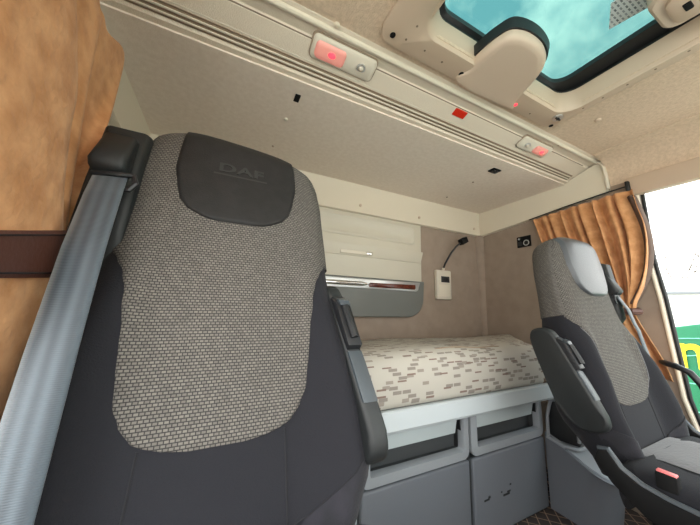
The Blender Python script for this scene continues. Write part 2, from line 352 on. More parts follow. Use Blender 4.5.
# ---------------------------------------------------------------- curtain track on the header
TR = thing('curtain_track', (0.7, .77, 1.84), 'long brown double-channel curtain track across the header, above the bunk', 'curtain track')
def strip(name, y0, y1, dz, m, x1=1.725, th=.004):
    # header underside between (.7605,1.846) and (.67,1.880)
    def zz(y): return 1.846 + (.7605 - y) / (.7605 - .670) * .034
    return MB().prism([(XL + .01, y1, zz(y1) - dz), (XL + .01, y0, zz(y0) - dz), (XL + .01, y0, zz(y0) + th), (XL + .01, y1, zz(y1) + th)], (x1 - XL, 0, 0)).build(name, m, TR, smooth=False)
strip('track_channel', .727, .758, .0012, M['track'])
for i, (a, b_) in enumerate(((.7545, .7575), (.7415, .7445), (.7275, .7300))): strip('track_slot', a, b_, .0022, M['track_dark'], x1=1.72)
for a, b_ in ((.7480, .7510), (.7350, .7385)): strip('track_lip', a, b_, .004, M['ridge'], x1=1.72)
MB().tube([(XL, .722, 1.862), (1.72, .722, 1.862)], .0024, 6).build('track_edge', M['ridge'], TR)

# ---------------------------------------------------------------- roof hatch
RH = thing('roof_hatch', (.82, .2, CZ), 'large roof hatch with teal-tinted glass, black seal and beige frame', 'roof hatch')
def rrect(x0, x1, y0, y1, r, n=6, top=True):
    P = []
    for cx, cy, a0 in ((x1 - r, y1 - r, 0), (x0 + r, y1 - r, 90), (x0 + r, y0 + r, 180), (x1 - r, y0 + r, 270)):
        for k in range(n + 1): a = math.radians(a0 + 90 * k / n); P.append((cx + r * math.cos(a), cy + r * math.sin(a)))
    return P
def ring3(pars): return [[(x, y, z) for x, y in rrect(*p[:5])] for p in pars for z in [p[5]]]
fr = MB().rings(ring3([(.345, 1.235, -.22, .585, .05, CZ - .001), (.345, 1.235, -.22, .585, .05, CZ - .010), (.352, 1.228, -.213, .578, .045, CZ - .013),
                       (.435, 1.195, -.13, .512, .07, CZ - .013), (.445, 1.192, -.125, .508, .07, CZ - .006), (.474, 1.182, -.11, .499, .06, CZ + .045), (.478, 1.180, -.105, .497, .06, CZ + .06)]), caps=False)
fr.build('hatch_frame', M['hatch'], RH, angle=50)
sl = MB().rings(ring3([(.474, 1.184, -.110, .500, .05, CZ + .052), (.474, 1.184, -.110, .500, .05, CZ + .075), (.500, 1.130, -.08, .490, .05, CZ + .083), (.500, 1.130, -.08, .490, .05, CZ + .10), (.45, 1.2, -.12, .52, .05, CZ + .10)]), caps=False)
sl.build('rubber_seal', M['rubber'], RH, angle=50)
MB().bb(.46, 1.19, -.12, .51, CZ + .10, CZ + .104).build('glass_pane', M['tinted'], RH, smooth=False)
# motor cover tongue from the rear frame into the opening
pts = []
def tongue(z, g=0):
    P = [(.676 - g * .3, .583), (.676 - g, .53), (.676 - g, .47), (.684 - g, .425), (.70 - g * .7, .398 - g), (.75, .382 - g), (.82, .384 - g), (.872 + g, .405 - g), (.903 + g, .44), (.93 + g, .50), (.952 + g, .55), (.958 + g, .583)]
    return [(x, y, z) for x, y in P]
def smoothloop(P, n=4):
    Q = []
    for i in range(len(P)):
        p0, p1, p2, p3 = [Vector(P[(i + k) % len(P)]) for k in (-1, 0, 1, 2)]
        for j in range(n):
            t = j / n; Q.append(.5 * ((2 * p1) + (-p0 + p2) * t + (2 * p0 - 5 * p1 + 4 * p2 - p3) * t * t + (-p0 + 3 * p1 - 3 * p2 + p3) * t ** 3))
    return Q
tg = MB().rings([smoothloop(tongue(CZ + .030, -.0)), smoothloop(tongue(CZ + .002, .003)), smoothloop(tongue(CZ - .010, 0)), smoothloop(tongue(CZ - .0165, -.008)), smoothloop(tongue(CZ - .0175, -.02))])
tg.build('motor_cover', M['hatch_lid'], RH, angle=60)
sk = MB().rings([smoothloop(tongue(CZ + .042, .012)), smoothloop(tongue(CZ + .012, .007))]); sk.build('cover_gasket', M['rubber'], RH, angle=60)
# latch at the far side
lt = MB().rings([[(x, y, z) for x, y in rrect(.965, 1.125, .02, .205, .035)] for z in (CZ + .10, CZ + .03)] + [[(x, y, CZ + .022) for x, y in rrect(.972, 1.118, .027, .198, .03)]])
lt.build('latch_housing', M['hatch_lid'], RH, angle=40)
MB().rings([[(x, y, z) for x, y in rrect(.99, 1.105, .04, .18, .03)] for z in (CZ + .03, CZ + .012)] + [[(x, y, CZ + .008) for x, y in rrect(.995, 1.10, .045, .175, .027)]]).build('latch_handle', M['hatch'], RH, angle=40)
MB().bb(1.03, 1.06, .14, .155, CZ + .004, CZ + .012, .003).build('latch_slot', M['black_matte'], RH)
MB().prism([(.955, .262, CZ + .098), (1.045, .300, CZ + .098), (1.07, .20, CZ + .098), (.97, .12, CZ + .098)], (0, 0, .0015)).build('warning_sticker', M['white_paper'], RH, smooth=False)['label'] = 'pale printed paper sticker on the glass'
for x, y in ((.383, .552), (.666, .556), (.929, .562), (1.213, .565), (.383, .0)):
    MB().cyl((x, y, CZ - .012), (x, y, CZ - .0145), .0085, 14).build('frame_screw', M['black_matte'], RH)
for x, y in ((.426, .545), (.499, .547), (.575, .552), (.43, .5), (.745, .567), (1.06, .563), (1.211, .45), (1.211, .39), (1.211, .323), (1.209, .255), (1.207, .185)):
    MB().cyl((x, y, CZ - .012), (x, y, CZ - .0138), .0032, 10).build('frame_pin', M['track_dark'], RH)
MB().cyl((.962, .559, CZ - .012), (.962, .559, CZ - .0145), .007, 14).build('indicator_light', M['red_glow'], RH)
MB().cyl((1.180, .523, CZ - .012), (1.180, .523, CZ - .02), .018, 20).build('vent_knob', M['silver'], RH)
kn = MB().box((1.180, .523, CZ - .022), (.03, .006, .005), .001).cyl((1.18, .523, CZ - .019), (1.18, .523, CZ - .024), .006).build('knob_grip', M['black'], RH)

# ---------------------------------------------------------------- ceiling lamps, reflector, switch, plugs
def hz(y):
    return 1.846 + (.7605 - y) / (.7605 - .670) * .034
SL = math.atan2(.034, .0905)
def lamp(x0, x1, y0, y1, label, lens0, lens1, knobx, red_at, lensm):
    xm, ym = (x0 + x1) / 2, (y0 + y1) / 2
    T = thing('ceiling_lamp', (xm, ym, hz(ym)), label, 'ceiling lamp', 'lamps on the cross header')
    def pt(x, y, d): return (x, y, hz(y) - d)
    MB().rings([[pt(x, y, 0 - .004) for x, y in rrect(x0 - .004, x1 + .004, y0 - .003, y1 + .003, .016)], [pt(x, y, .002) for x, y in rrect(x0 - .004, x1 + .004, y0 - .003, y1 + .003, .016)]]).build('lamp_bezel', M['track'], T, angle=50)
    MB().rings([[pt(x, y, -.003) for x, y in rrect(x0, x1, y0, y1, .014)], [pt(x, y, .006) for x, y in rrect(x0, x1, y0, y1, .014)], [pt(x, y, .010) for x, y in rrect(x0 + .005, x1 - .005, y0 + .005, y1 - .005, .012)]]).build('lamp_housing', M['device'], T, angle=50)
    MB().rings([[pt(x, y, .008) for x, y in rrect(lens0, lens1, y0 + .008, y1 - .008, .012)], [pt(x, y, .014) for x, y in rrect(lens0 + .002, lens1 - .002, y0 + .010, y1 - .010, .012)], [pt(x, y, .017) for x, y in rrect(lens0 + .012, lens1 - .012, y0 + .018, y1 - .018, .007)]]).build('lens', lensm, T, angle=60)
    rx = red_at
    MB().ball(pt(rx, ym, .0155), .013, (1, .85, .35)).build('night_light', M['red_glow'], T)
    MB().cyl(pt(knobx, ym, .008), pt(knobx, ym, .014), .015, 20).build('spot_ring', M['silver'], T)
    MB().ball(pt(knobx, ym, .013), .0095, (1, 1, .7)).build('spot_bulb', M['device'], T)
    return T
lamp(.176, .392, .645, .706, 'rectangular ceiling lamp glowing red, nearest on the header above the near seat', .186, .286, .343, .240, M['pink_glow'])
lamp(1.185, 1.405, .652, .705, 'small far ceiling lamp at the header end, red light on one side only', .20 + 1.09, .20 + 1.185, 1.235, 1.345, M['pink_glow'])
o = MB().prism([(.768, .694, hz(.694) - .003), (.768, .669, hz(.669) - .003), (.829, .669, hz(.669) - .003), (.829, .694, hz(.694) - .003)], (0, 0, .003)).build('reflector', M['red'], smooth=False)
tag(o, 'small red rectangular sticker on the header between the two lamps', 'reflector')
T = thing('ceiling_switch', (1.25, .862, BZ), 'small black rocker switch on the bunk ceiling by the header', 'switch')
MB().bb(1.222, 1.282, .842, .882, BZ - .006, BZ + .001, .004).build('switch_plate', M['black_matte'], T)
MB().bb(1.232, 1.250, .850, .874, BZ - .010, BZ - .005, .002).build('rocker', M['black'], T); MB().bb(1.254, 1.272, .850, .874, BZ - .010, BZ - .005, .002).build('rocker', M['black'], T)
o = MB().bb(.170, .189, .836, .873, BZ - .003, BZ + .001, .0015).build('clip_slot', M['black_matte']); tag(o, 'black rectangular clip slot in the bunk ceiling above the near headrest', 'clip slot')
def plug(x, y, z, label, r=.006, m='track', h=.004):
    o = MB().ball((x, y, z), r, (1, 1, .6)).build('trim_plug', M[m]); tag(o, label, 'trim plug', 'plugs in the roof lining')
plug(.168, .984, BZ - .001, 'round beige plug in bunk ceiling just behind the black clip slot', .009, 'ridge')
plug(.154, 1.198, BZ - .001, 'small dark plug in bunk ceiling, nearest the near headrest')
plug(1.265, 1.008, BZ - .001, 'small dark plug in bunk ceiling right behind the rocker switch')
plug(1.297, 1.24, BZ - .001, 'small dark plug in bunk ceiling nearest the rear wall')
plug(1.365, .463, CZ - .001, 'flat beige plug in the headliner right of the roof hatch', .012, 'hatch')
plug(.227, .606, CZ - .006, 'round beige plug on the ridge beside the near ceiling lamp', .009, 'trim')
plug(1.395, .628, CZ - .014, 'tiny dark plug on the ridge beside the far ceiling lamp', .004, 'track')
for x, l in ((.716, 'above the locker middle'), (1.173, 'at the locker right end'), (1.709, 'next to the far rear corner')):
    o = MB().cyl((x, YB - .030, 1.705), (x, YB - .020, 1.705), .009, 14).build('trim_plug', M['hatch']); tag(o, 'round beige screw cap on the rear trim band ' + l, 'trim plug', 'caps on the rear trim band')
# small bracket on rear trim near corner
T = thing('coat_hook', (-.30, YB - .04, 1.82), 'small pale bracket hook on the near end of the rear trim band', 'hook')
hp = ony(130, 122, 1.33)
MB().box(hp, (.03, .02, .05), .004).build('hook_base', M['hatch'], T)
MB().tube([hp + Vector((.004, 0, .0)), hp + Vector((.02, -.03, .01)), hp + Vector((.02, -.034, .035))], .006, 8).build('hook_arm', M['track'], T)

# ---------------------------------------------------------------- rear wall locker
LK = thing('wall_locker', (.7, YB, 1.04), 'cream and grey storage locker with wood inlay on the rear wall', 'locker')
Y1 = YB - .022
MB().bb(.21, 1.19, Y1, YB + .0, 1.262, 1.652, .006).build('locker_body', M['locker_cream'], LK)
# upper panel: raised rounded frame with recess
R = []
for g, yy in ((0, Y1 + .004), (0, Y1 - .004), (.006, Y1 - .008), (.014, Y1 - .008), (.022, Y1 - .001)):
    R.append([(x, yy, z) for x, z in rrect(.25 + g, 1.132 - g, 1.507 + g, 1.632 - g, .022)])
MB().rings(R).build('upper_flap', M['locker_cream'], LK, angle=50)
# shelf lip wedge
MB().prism([(.215, YB - .01, 1.462), (.215, Y1 - .026, 1.458), (.215, Y1 - .028, 1.450), (.215, Y1 - .006, 1.388), (.215, YB - .01, 1.385)], (.965, 0, 0), .003).build('handle_ledge', M['locker_cream'], LK)
MB().box((.69, Y1 - .012, 1.410), (.205, .008, .028), .003, rot=None).build('latch_plate', M['ridge'], LK)
MB().box((.775, Y1 - .020, 1.407), (.04, .010, .018), .004).build('latch_button', M['chrome'], LK)
# lower grey shell with rounded lower corner
sh = [(.21, 1.262)] + [(.21, 1.035)] + [(1.06 + .12 * math.sin(a), 1.16 - .125 * math.cos(a)) for a in [math.radians(k * 9) for k in range(0, 11)]] + [(1.186, 1.262)]
MB().prism([(x, Y1 - .03, z) for x, z in sh], (0, .05, 0), .008, 3).build('lower_pocket', M['locker_grey'], LK)
ss_ = [(.215, 1.252), (.215, 1.20), (1.10, 1.196)] + [(1.112 + .02 * math.sin(a), 1.214 - .018 * math.cos(a)) for a in [math.radians(k * 15) for k in range(0, 7)]] + [(1.146, 1.252)]
MB().prism([(x, Y1 - .036, z) for x, z in ss_], (0, .012, 0), .003).build('silver_strip', M['silver'], LK)
MB().prism([(.775, Y1 - .040, 1.232), (.762, Y1 - .040, 1.220), (.770, Y1 - .040, 1.206), (1.098, Y1 - .040, 1.206), (1.106, Y1 - .040, 1.215), (1.104, Y1 - .040, 1.236)], (0, .008, 0), .002).build('wood_inlay', M['wood'], LK)
MB().tube([(.3, Y1 - .038, 1.222), (.72, Y1 - .038, 1.222), (.752, Y1 - .038, 1.222)], [.014, .014, .006], 12).build('chrome_handle', M['chrome'], LK)

# heater control + flexible lamp
T = thing('heater_controller', (1.386, YB, 1.16), 'ivory wall controller with small black display on the rear wall', 'controller')
MB().bb(1.317, 1.452, YB - .028, YB, 1.155, 1.357, .008).build('controller_case', M['device'], T)
MB().bb(1.356, 1.43, YB - .032, YB - .026, 1.272, 1.314, .002).build('display', M['black'], T)
for i in range(2): MB().bb(1.366 + i * .034, 1.39 + i * .034, YB - .034, YB - .031, 1.284, 1.302, .001).build('display_key', M['rubber'], T)
MB().bb(1.335, 1.435, YB - .0295, YB - .0275, 1.175, 1.255, .001).build('cover_panel', M['ridge'], T)
T = thing('reading_lamp', (1.386, YB, 1.36), 'black gooseneck reading lamp rising above the ivory wall controller', 'lamp')
MB().tube([(1.386, YB - .015, 1.357), (1.388, YB - .035, 1.40), (1.400, YB - .05, 1.435), (1.425, YB - .06, 1.48), (1.46, YB - .07, 1.525), (1.50, YB - .08, 1.562)], .0065, 8).build('gooseneck', M['black'], T)
MB().cyl((1.386, YB - .015, 1.352), (1.386, YB - .02, 1.375), .010, 10).build('lamp_socket', M['device'], T)
MB().box((1.518, YB - .085, 1.572), (.062, .04, .042), .006, rot=Matrix.Rotation(math.radians(-28), 4, 'Y')).build('lamp_head', M['black_matte'], T)
# switch panel right wall
T = thing('switch_panel', (XR, 1.06, 1.55), 'black switch panel with silver socket ring on the side wall', 'switch panel')
MB().bb(XR - .008, XR, 1.015, 1.105, 1.514, 1.588, .003).build('panel_plate', M['black_matte'], T)
MB().tube([(XR - .010, 1.043 + .017 * math.cos(a), 1.54 + .017 * math.sin(a)) for a in [k * math.pi / 8 for k in range(17)]], .0028, 6).build('socket_ring', M['silver'], T)
MB().cyl((XR - .0075, 1.043, 1.54), (XR - .012, 1.043, 1.54), .012, 16).build('socket_cap', M['black'], T)
MB().cyl((XR - .0075, 1.088, 1.572), (XR - .012, 1.088, 1.572), .006, 12).build('indicator', M['silver'], T)
MB().bb(XR - .012, XR - .007, 1.072, 1.096, 1.526, 1.554, .002).build('rocker', M['black'], T)

# ---------------------------------------------------------------- bunk, mattress
BK = thing('sleeper_bunk', (.5, 1.1, .69), 'pale grey plastic bunk base with front lip under the mattress', 'bunk')
def bunkpoly(g=0): return [(XL + .01, .785 + g), (1.448 - g * .3, .785 + g), (1.62, .96), (1.785, 1.12), (1.785, YB - .002), (XL + .01, YB - .002)]
MB().prism([(x, y, .70) for x, y in bunkpoly(.012)], (0, 0, .035)).build('bunk_board', M['cabinet'], BK, smooth=False)
MB().prism([(XL + .01, .800, .686), (XL + .01, .780, .690), (XL + .01, .773, .700), (XL + .01, .779, .752), (XL + .01, .785, .757), (XL + .01, .800, .757)], (1.455 - XL - .01, 0, 0), .003).build('front_lip', M['valance'], BK)
def mattress():
    rows = []; nx = 60
    prof = [(.80, .759), (.793, .78), (.790, .84), (.795, .885), (.806, .912), (.83, .93), (.88, .938), (1.0, .934), (1.12, .926), (1.25, .918), (1.34, .908), (1.375, .88), (1.385, .80), (1.385, .759)]
    bm = MB(); R = []
    xs = [XL + .02 + (1.40 - XL - .02) * i / 50 for i in range(51)] + [1.415, 1.424, 1.431, 1.436, 1.440, 1.444, 1.450, 1.46, 1.49, 1.53, 1.58, 1.63, 1.68, 1.73, 1.765, 1.775]
    nx = len(xs) - 1
    for i, x in enumerate(xs):
        yf = lerp([(1.415, 0), (1.431, .006), (1.440, .022), (1.450, .05), (1.49, .10), (1.775, .36)], x)
        wav = .002 * math.sin(x * 9) + .001 * math.sin(x * 23)
        e = 1
        if i in (0, nx): e = .9
        ring = []
        for y, z in prof:
            k = (1.385 - y) / .59
            yy = y + yf * k; zz = z + (wav + .003 * math.sin(x * 6 + y * 11) if z > .9 else 0) - ss(1.3, 1.5, x) * .006 * (z > .87)
            ring.append((x, yy, .759 + (zz - .759) * e))
        R.append(ring)
    bm.rings(R); return bm.build('mattress', M['mattress'], angle=80)
mt = mattress(); tag(mt, 'thick cream mattress patterned with grey and brown dashes on the bunk', 'mattress')
pp = [(.8, .832 + .0, .909)]
MB().tube([(.78 + i * .05, .835 + .008 * math.sin(i), .9335 + .002 * math.sin((.78 + i * .05) * 9) + .001 * math.sin((.78 + i * .05) * 23) + .003 * math.sin((.78 + i * .05) * 6 + 9.2)) for i in range(9)], [.001] + [.003] * 7 + [.001], 6).build('zip_fold', M['track'], mt)

# ---------------------------------------------------------------- cabinets under the bunk
def cabinet(x0, x1, label):
    T = thing('storage_cabinet', ((x0 + x1) / 2, .83, FZ), label, 'cabinet', 'grey lockers under the bunk')
    yf = .83
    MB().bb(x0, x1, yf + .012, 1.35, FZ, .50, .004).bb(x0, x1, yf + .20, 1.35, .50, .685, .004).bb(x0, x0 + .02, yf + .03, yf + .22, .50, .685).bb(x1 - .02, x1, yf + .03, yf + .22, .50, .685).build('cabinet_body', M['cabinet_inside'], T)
    MB().bb(x0 + .004, x1 - .004, yf, yf + .02, FZ + .012, .506, .008, 3).build('front_panel', M['cabinet'], T)
    # frame with pocket opening
    fr = MB(); o_ = rrect(x0 + .002, x1 - .002, .512, .684, .03); i_ = rrect(x0 + .034, x1 - .03, .544, .668, .01)
    A = [(x, yf + .02, z) for x, z in o_]; B = [(x, yf + .003, z) for x, z in o_]; B2 = [(x + (.003 if x < (x0 + x1) / 2 else -.003), yf, z) for x, z in o_]
    D = [(x, yf, z) for x, z in i_]; E = [(x, yf + .008, z + .0) for x, z in rrect(x0 + .037, x1 - .033, .547, .665, .008)]; F = [(x, yf + .03, z) for x, z in rrect(x0 + .037, x1 - .033, .547, .665, .008)]
    fr.rings([A, B, D, E, F], caps=False); fr.build('pocket_frame', M['cabinet_rim'], T, angle=30)
    # lid flap
    MB().prism([(x0 + .037, yf + .006, .668), (x0 + .037, yf + .018, .608), (x0 + .037, yf + .026, .608), (x0 + .037, yf + .03, .67)], (x1 - x0 - .095, 0, 0), .002).build('lid', M['cabinet_lid'], T)
    MB().prism([(x1 - .056, yf + .002, .676), (x1 - .036, yf + .012, .615), (x1 - .033, yf + .012, .615), (x1 - .046, yf + .002, .676)], (0, .02, 0), .001).build('lid_hinge', M['rubber'], T)
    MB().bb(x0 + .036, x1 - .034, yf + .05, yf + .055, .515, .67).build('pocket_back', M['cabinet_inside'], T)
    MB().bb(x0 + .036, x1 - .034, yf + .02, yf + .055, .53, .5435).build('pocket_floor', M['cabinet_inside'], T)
    return T
c1 = cabinet(.455, .948, 'left grey storage cabinet under the bunk, beside the near seat')
c2 = cabinet(.958, 1.447, 'right grey storage cabinet under the bunk with black scuff marks')
for (x, z, ww, hh) in ((1.03, .345, .03, .006), (1.045, .352, .012, .008), (1.15, .337, .04, .007), (1.165, .345, .022, .006), (1.178, .368, .010, .006), (1.12, .352, .008, .005)):
    MB().box((x, .8295, z), (ww, .001, hh), rot=None).build('scuff_mark', M['rubber'], c2, smooth=False)
o = MB().bb(.36, .451, .835, 1.34, FZ, .685, .012, 3).build('bunk_post', M['valance']); tag(o, 'pale grey plastic post beside the left cabinet under the bunk', 'post')
MB().bb(.375, .44, .832, .837, .24, .40, .002).build('post_cover', M['cabinet_rim'], o)

# ---------------------------------------------------------------- side console
SC = thing('side_console', (1.55, .75, FZ), 'grey side console with rounded front beside the right cabinet', 'console')
def plan(g, yf):
    P = [(1.458 + g, .835), (1.458 + g, yf + .02)]
    for k in range(1, 12):
        a = math.pi * (1 - k / 12); P.append((1.575 + (.115 - g) * math.cos(a), yf + .02 - (.080 - g * .5) * math.sin(a)))
    P += [(1.69 - g, yf + .02), (1.69 - g, .835)]
    return P
def top(y, d=0): return .434 + (y - .655) * .50 + d
lv = []
for z, yf, g in ((FZ, .695, 0), (.30, .68, 0), (.42, .66, 0)): lv.append([(x, y, z) for x, y in plan(g, yf)])
lv.append([(x, y, top(y, -.004)) for x, y in plan(0, .650)]); lv.append([(x, y, top(y)) for x, y in plan(.004, .652)])
lv.append([(x, y, top(y)) for x, y in plan(.010, .658)]); lv.append([(x, y, top(y, -.008)) for x, y in plan(.012, .660)])
MB().rings(lv).build('console_body', M['cabinet'], SC, angle=40)
MB().rings([[(x, y, top(y, -.0075)) for x, y in plan(.014, .665)], [(x, y, top(y, .0)) for x, y in plan(.016, .668)], [(x, y, top(y, .004)) for x, y in plan(.03, .69)]]).build('console_lid', M['cabinet_rim'], SC, angle=40)
# arched cup recess above, rear
MB().tube([(1.462, .822, .50), (1.462, .82, .60), (1.462, .80, .675), (1.47, .772, .683), (1.478, .745, .655), (1.486, .722, .605), (1.492, .712, .555), (1.492, .712, .52)], .007, 10).build('arched_rim', M['cabinet_rim'], SC)
MB().prism([(1.475, .822, .50), (1.475, .82, .60), (1.475, .80, .67), (1.483, .772, .676), (1.49, .745, .65), (1.497, .724, .60), (1.50, .715, .50)], (.15, .04, 0), .003).build('recess_shell', M['rubber'], SC)
MB().tube([(1.458, .825, .508), (1.46, .76, .492), (1.50, .722, .487), (1.58, .72, .487), (1.655, .74, .49)], .008, 8).build('tray_lip', M['cabinet_rim'], SC)

# ---------------------------------------------------------------- seats
ST = math.radians(16); CO, SI = math.cos(ST), math.sin(ST)
WT1 = [(1.476, .08), (1.472, .125), (1.46, .152), (1.44, .172), (1.40, .183), (1.34, .190), (1.2, .196), (1.15, .198), (1.1, .206), (1.0, .228), (.92, .248), (.87, .255), (.83, .246), (.79, .226), (.75, .20), (.70, .172), (.64, .16)]
WT2 = [(1.476, .06), (1.472, .10), (1.46, .128), (1.44, .145), (1.40, .158), (1.34, .168), (1.2, .178), (1.15, .187), (1.1, .198), (1.0, .216), (.92, .230), (.86, .236), (.80, .230), (.75, .21), (.70, .19), (.64, .175)]
BG = [(1.46, -.004), (1.30, .0), (1.17, .004), (1.08, .03), (.98, .048), (.86, .055), (.78, .045), (.70, .02), (.6, .01)]
def seat(name, x0, m, dz, label, y0=.6, tilt=16):
    """m=+1: armrest on +x side, belt on -x side; dz lowers the seat"""
    root = thing(name, (x0, .35, FZ), label, 'seat', 'two air-sprung cab seats')
    ST = math.radians(tilt); CO, SI = math.cos(ST), math.sin(ST)
    WT = WT1 if m > 0 else WT2
    def P(s, z, h):
        if m < 0: h = h + .11 * max(0, z - 1.15); s = s * (1 + .17 * ss(1.14, .98, z)) if s < 0 else s * (1 - .22 * ss(.9, .76, z) * (z < .9)); s = s + .02 * ss(1.1, 1.35, z)
        else: z = z - .08 * s * ss(1.34, 1.47, z)
        a = (z - 1.4) / CO
        return Vector((x0 + m * s, .0 + y0 + a * SI - h * CO, 1.4 + dz + a * CO + h * SI))
    def front(u, z):
        au = min(1, abs(u)); b_ = lerp(BG, z)
        body = b_ * ss(.48, .86, au) - .012 * au * au * ss(1.05, 1.3, z)
        kt = 1.0
        if z > 1.42: kt = math.sqrt(max(0, 1 - ((z - 1.42) / .0575) ** 2))
        cen = .008 * (1 - au * au) * ss(1.5, 1.25, z) * 1
        return -.05 + (.05 + body + cen) * (1 - au ** 7) ** .45 * kt
    def back(u, z):
        au = min(1, abs(u)); kt = 1.0
        if z > 1.42: kt = math.sqrt(max(0, 1 - ((z - 1.42) / .0575) ** 2))
        D = .09 + .03 * ss(1.3, 1.0, z) - .05 * ss(.92, .72, z)
        return -.05 - (D - .02) * (1 - au ** 5) ** .4 * kt
    zs = ([.64, .67, .70, .73, .76] if m > 0 else [.715, .725, .74, .76]) + [.80 + .03 * i for i in range(21)] + [1.41, 1.42, 1.43, 1.44, 1.45, 1.458, 1.466, 1.472, 1.4755, 1.477]
    us = [math.sin(math.pi / 2 * (-1 + 2 * i / 40)) for i in range(41)]
    R = []
    for z in zs:
        w_ = lerp(WT, z)
        R.append([P(u * w_, z, front(u, z)) for u in us] + [P(u * w_, z, back(u, z)) for u in us[-2:0:-1]])
    MB().rings(R).build('backrest', M['seat_dark'], root, angle=70)
    def patch(pname, hw, ztop, zbot, mt_, e, nz=60, ns=41, label=None):
        rows, uvs = [], []
        for i in range(nz + 1):
            z = zbot + (ztop - zbot) * i / nz; w_ = lerp(WT, z); h_ = min(lerp(hw, z), w_ * .992)
            row, uvr = [], []
            for j in range(ns):
                q = -1 + 2 * j / (ns - 1); s = q * h_
                ed = min(1, (1 - abs(q)) * h_ / .006, (z - zbot) / .006 + .0, ((ztop - z) / .006) if ztop < 1.46 else 1)
                row.append(P(s, z, front(s / w_, z) - .002 + (e + .002) * math.sqrt(max(0, ed)))); uvr.append((s, (z - 1.4) / CO))
            rows.append(row); uvs.append(uvr)
        me = grid(rows, uvs); o = link(pname, me, mt_, root, True, 80)
        if label: o['label'] = label
        return o
    HW = [(1.476, .2), (1.20, .2), (1.185, .188), (1.165, .173), (1.14, .158), (1.11, .148), (1.05, .140), (.96, .132), (.935, .122), (.915, .106), (.904, .085), (.897, .05), (.894, .02)]
    patch('woven_panel', HW, 1.4762, .894, M['weave'], .0035, 90, 61, label='pale grey woven centre panel')
    for sg in (-1, 1):   # woven cloth wrapping the sides of the head section
        rows, uvs = [], []
        for i in range(26):
            z = 1.185 + i * (1.468 - 1.185) / 25; w_ = lerp(WT, z); row, uvr = [], []
            for u, fb, of in ((.955, 0, .001), (.98, 0, .003), (.993, 0, .0035), (1, 0, .0035), (.993, 1, .0035), (.96, 1, .0035), (.88, 1, .0035), (.76, 1, .003), (.66, 1, .001)):
                hh = (back(u, z) - of * .8) if fb else (front(u, z) + of)
                row.append(P(sg * (u * w_ + of), z, hh)); uvr.append((sg * (.2 + .03 * len(row)), z))
            rows.append(row); uvs.append(uvr)
        link('woven_side', grid(rows, uvs), M['weave'], root, True, 80)
    PW = [(1.476, .118), (1.36, .122), (1.32, .114), (1.29, .106), (1.27, .092), (1.255, .068), (1.248, .045), (1.244, .015)]
    pad = patch('head_pad', PW, 1.4763, 1.244, M['pad'] if m > 0 else M['pad_sheen'], .0085 if m > 0 else .014, 50, 41, label='smooth dark leather head pad')
    def seamline(nm, pts, r, mt_, e=.0):
        Q = []
        for (s, z) in pts:
            w_ = lerp(WT, z); Q.append(P(s, z, front(s / w_, z) + e))
        MB().tube(Q, r, 6).build(nm, mt_, root)
    def interp(pts, n=8):
        Q = []
        for (a, b_), (c_, d_) in zip(pts, pts[1:]):
            for k in range(n): Q.append((a + (c_ - a) * k / n, b_ + (d_ - b_) * k / n))
        return Q + [pts[-1]]
    seamline('seam', interp([(-.094, .905), (-.098, .80), (-.10, .66 if m > 0 else .73)]), .0016, M['seam'])
    seamline('seam', interp([(.094, .905), (.098, .80), (.10, .66 if m > 0 else .73)]), .0016, M['seam'])
    for sg in (-1, 1):
        seamline('seam', interp([(sg * (.246 if m > 0 else .222), .89), (sg * .222, .855), (sg * .17, .82), (sg * .13, .795), (sg * .10, .785)]), .0014, M['seam'])
        
        if m < 0: seamline('panel_piping', interp([(sg * z2, z1) for z1, z2 in HW[4:10]], 5), .0014, M['seam_light'], .0)
    seamline('cross_seam', interp([(-.145, 1.128), (.145, 1.128)], 20), .0010, M['seam_light'] if m < 0 else M['seam'], .0022)
    # lower velour bolsters
    for sg in (-1, 1):
        rows = []
        for i in range(15):
            zl = .66 if m > 0 else .72; z = zl + i * (.865 - zl) / 14; w_ = lerp(WT, z)
            inner = lerp([(.66, .102), (.785, .104), (.795, .13), (.82, .17), (.855, .225), (.87, .245)], z)
            rows.append([P(sg * (inner + (w_ * .995 - inner) * j / 12), z, front((inner + (w_ * .995 - inner) * j / 12) / w_, z) + .0028) for j in range(13)])
        link('velour_bolster', grid(rows), M['velvet'], root, True, 80)
    # logo
    if m > 0:
        cu = bpy.data.curves.new('logo', 'FONT'); cu.body = 'DAF'; cu.size = .036; cu.align_x = 'CENTER'; cu.extrude = .0008; cu.offset = .0009; cu.space_character = 1.05
        tmp = bpy.data.objects.new('tmp', cu); C.objects.link(tmp); dg = bpy.context.evaluated_depsgraph_get(); dg.update()
        me = bpy.data.meshes.new_from_object(tmp.evaluated_get(dg)); bpy.data.objects.remove(tmp)
        for v in me.vertices:
            s = v.co.x * 1.30; zl = 1.362 + v.co.y * CO * .85; v.co = P(s, zl, front(s / .17, zl) + .0065 + .0028 + v.co.z)
        link('embossed_lettering', me, M['pad_logo'], pad, False)
        lr = [[P(-.052 + .104 * j / 10, zz, front(0, zz) + .0098) for j in range(11)] for zz in (1.352, 1.3555)]
        link('embossed_line', grid(lr), M['pad_logo'], pad, False)
    # cushion
    cu_ = MB(); R = []
    for y, zt, wd in ((.415, .74, .20), (.405, .78, .24), (.37, .797, .252), (.3, .795, .255), (.15, .80, .255), (0.02, .80, .25), (-.04, .785, .24), (-.06, .74, .23), (-.05, .67, .22)):
        R.append([(x0 + wd * math.copysign(abs(math.cos(a)) ** .5, math.cos(a)), y, dz + (zt - .05) + .05 * math.copysign(abs(math.sin(a)) ** .6, math.sin(a)) * (1.0 if abs(math.cos(a)) < .6 else 1.05)) for a in [k * math.pi / 14 for k in range(28)]])
    # only the far seat's cushion comes into view
    cu_.rings(R).build('cushion', M['seat_dark'], root, angle=60)
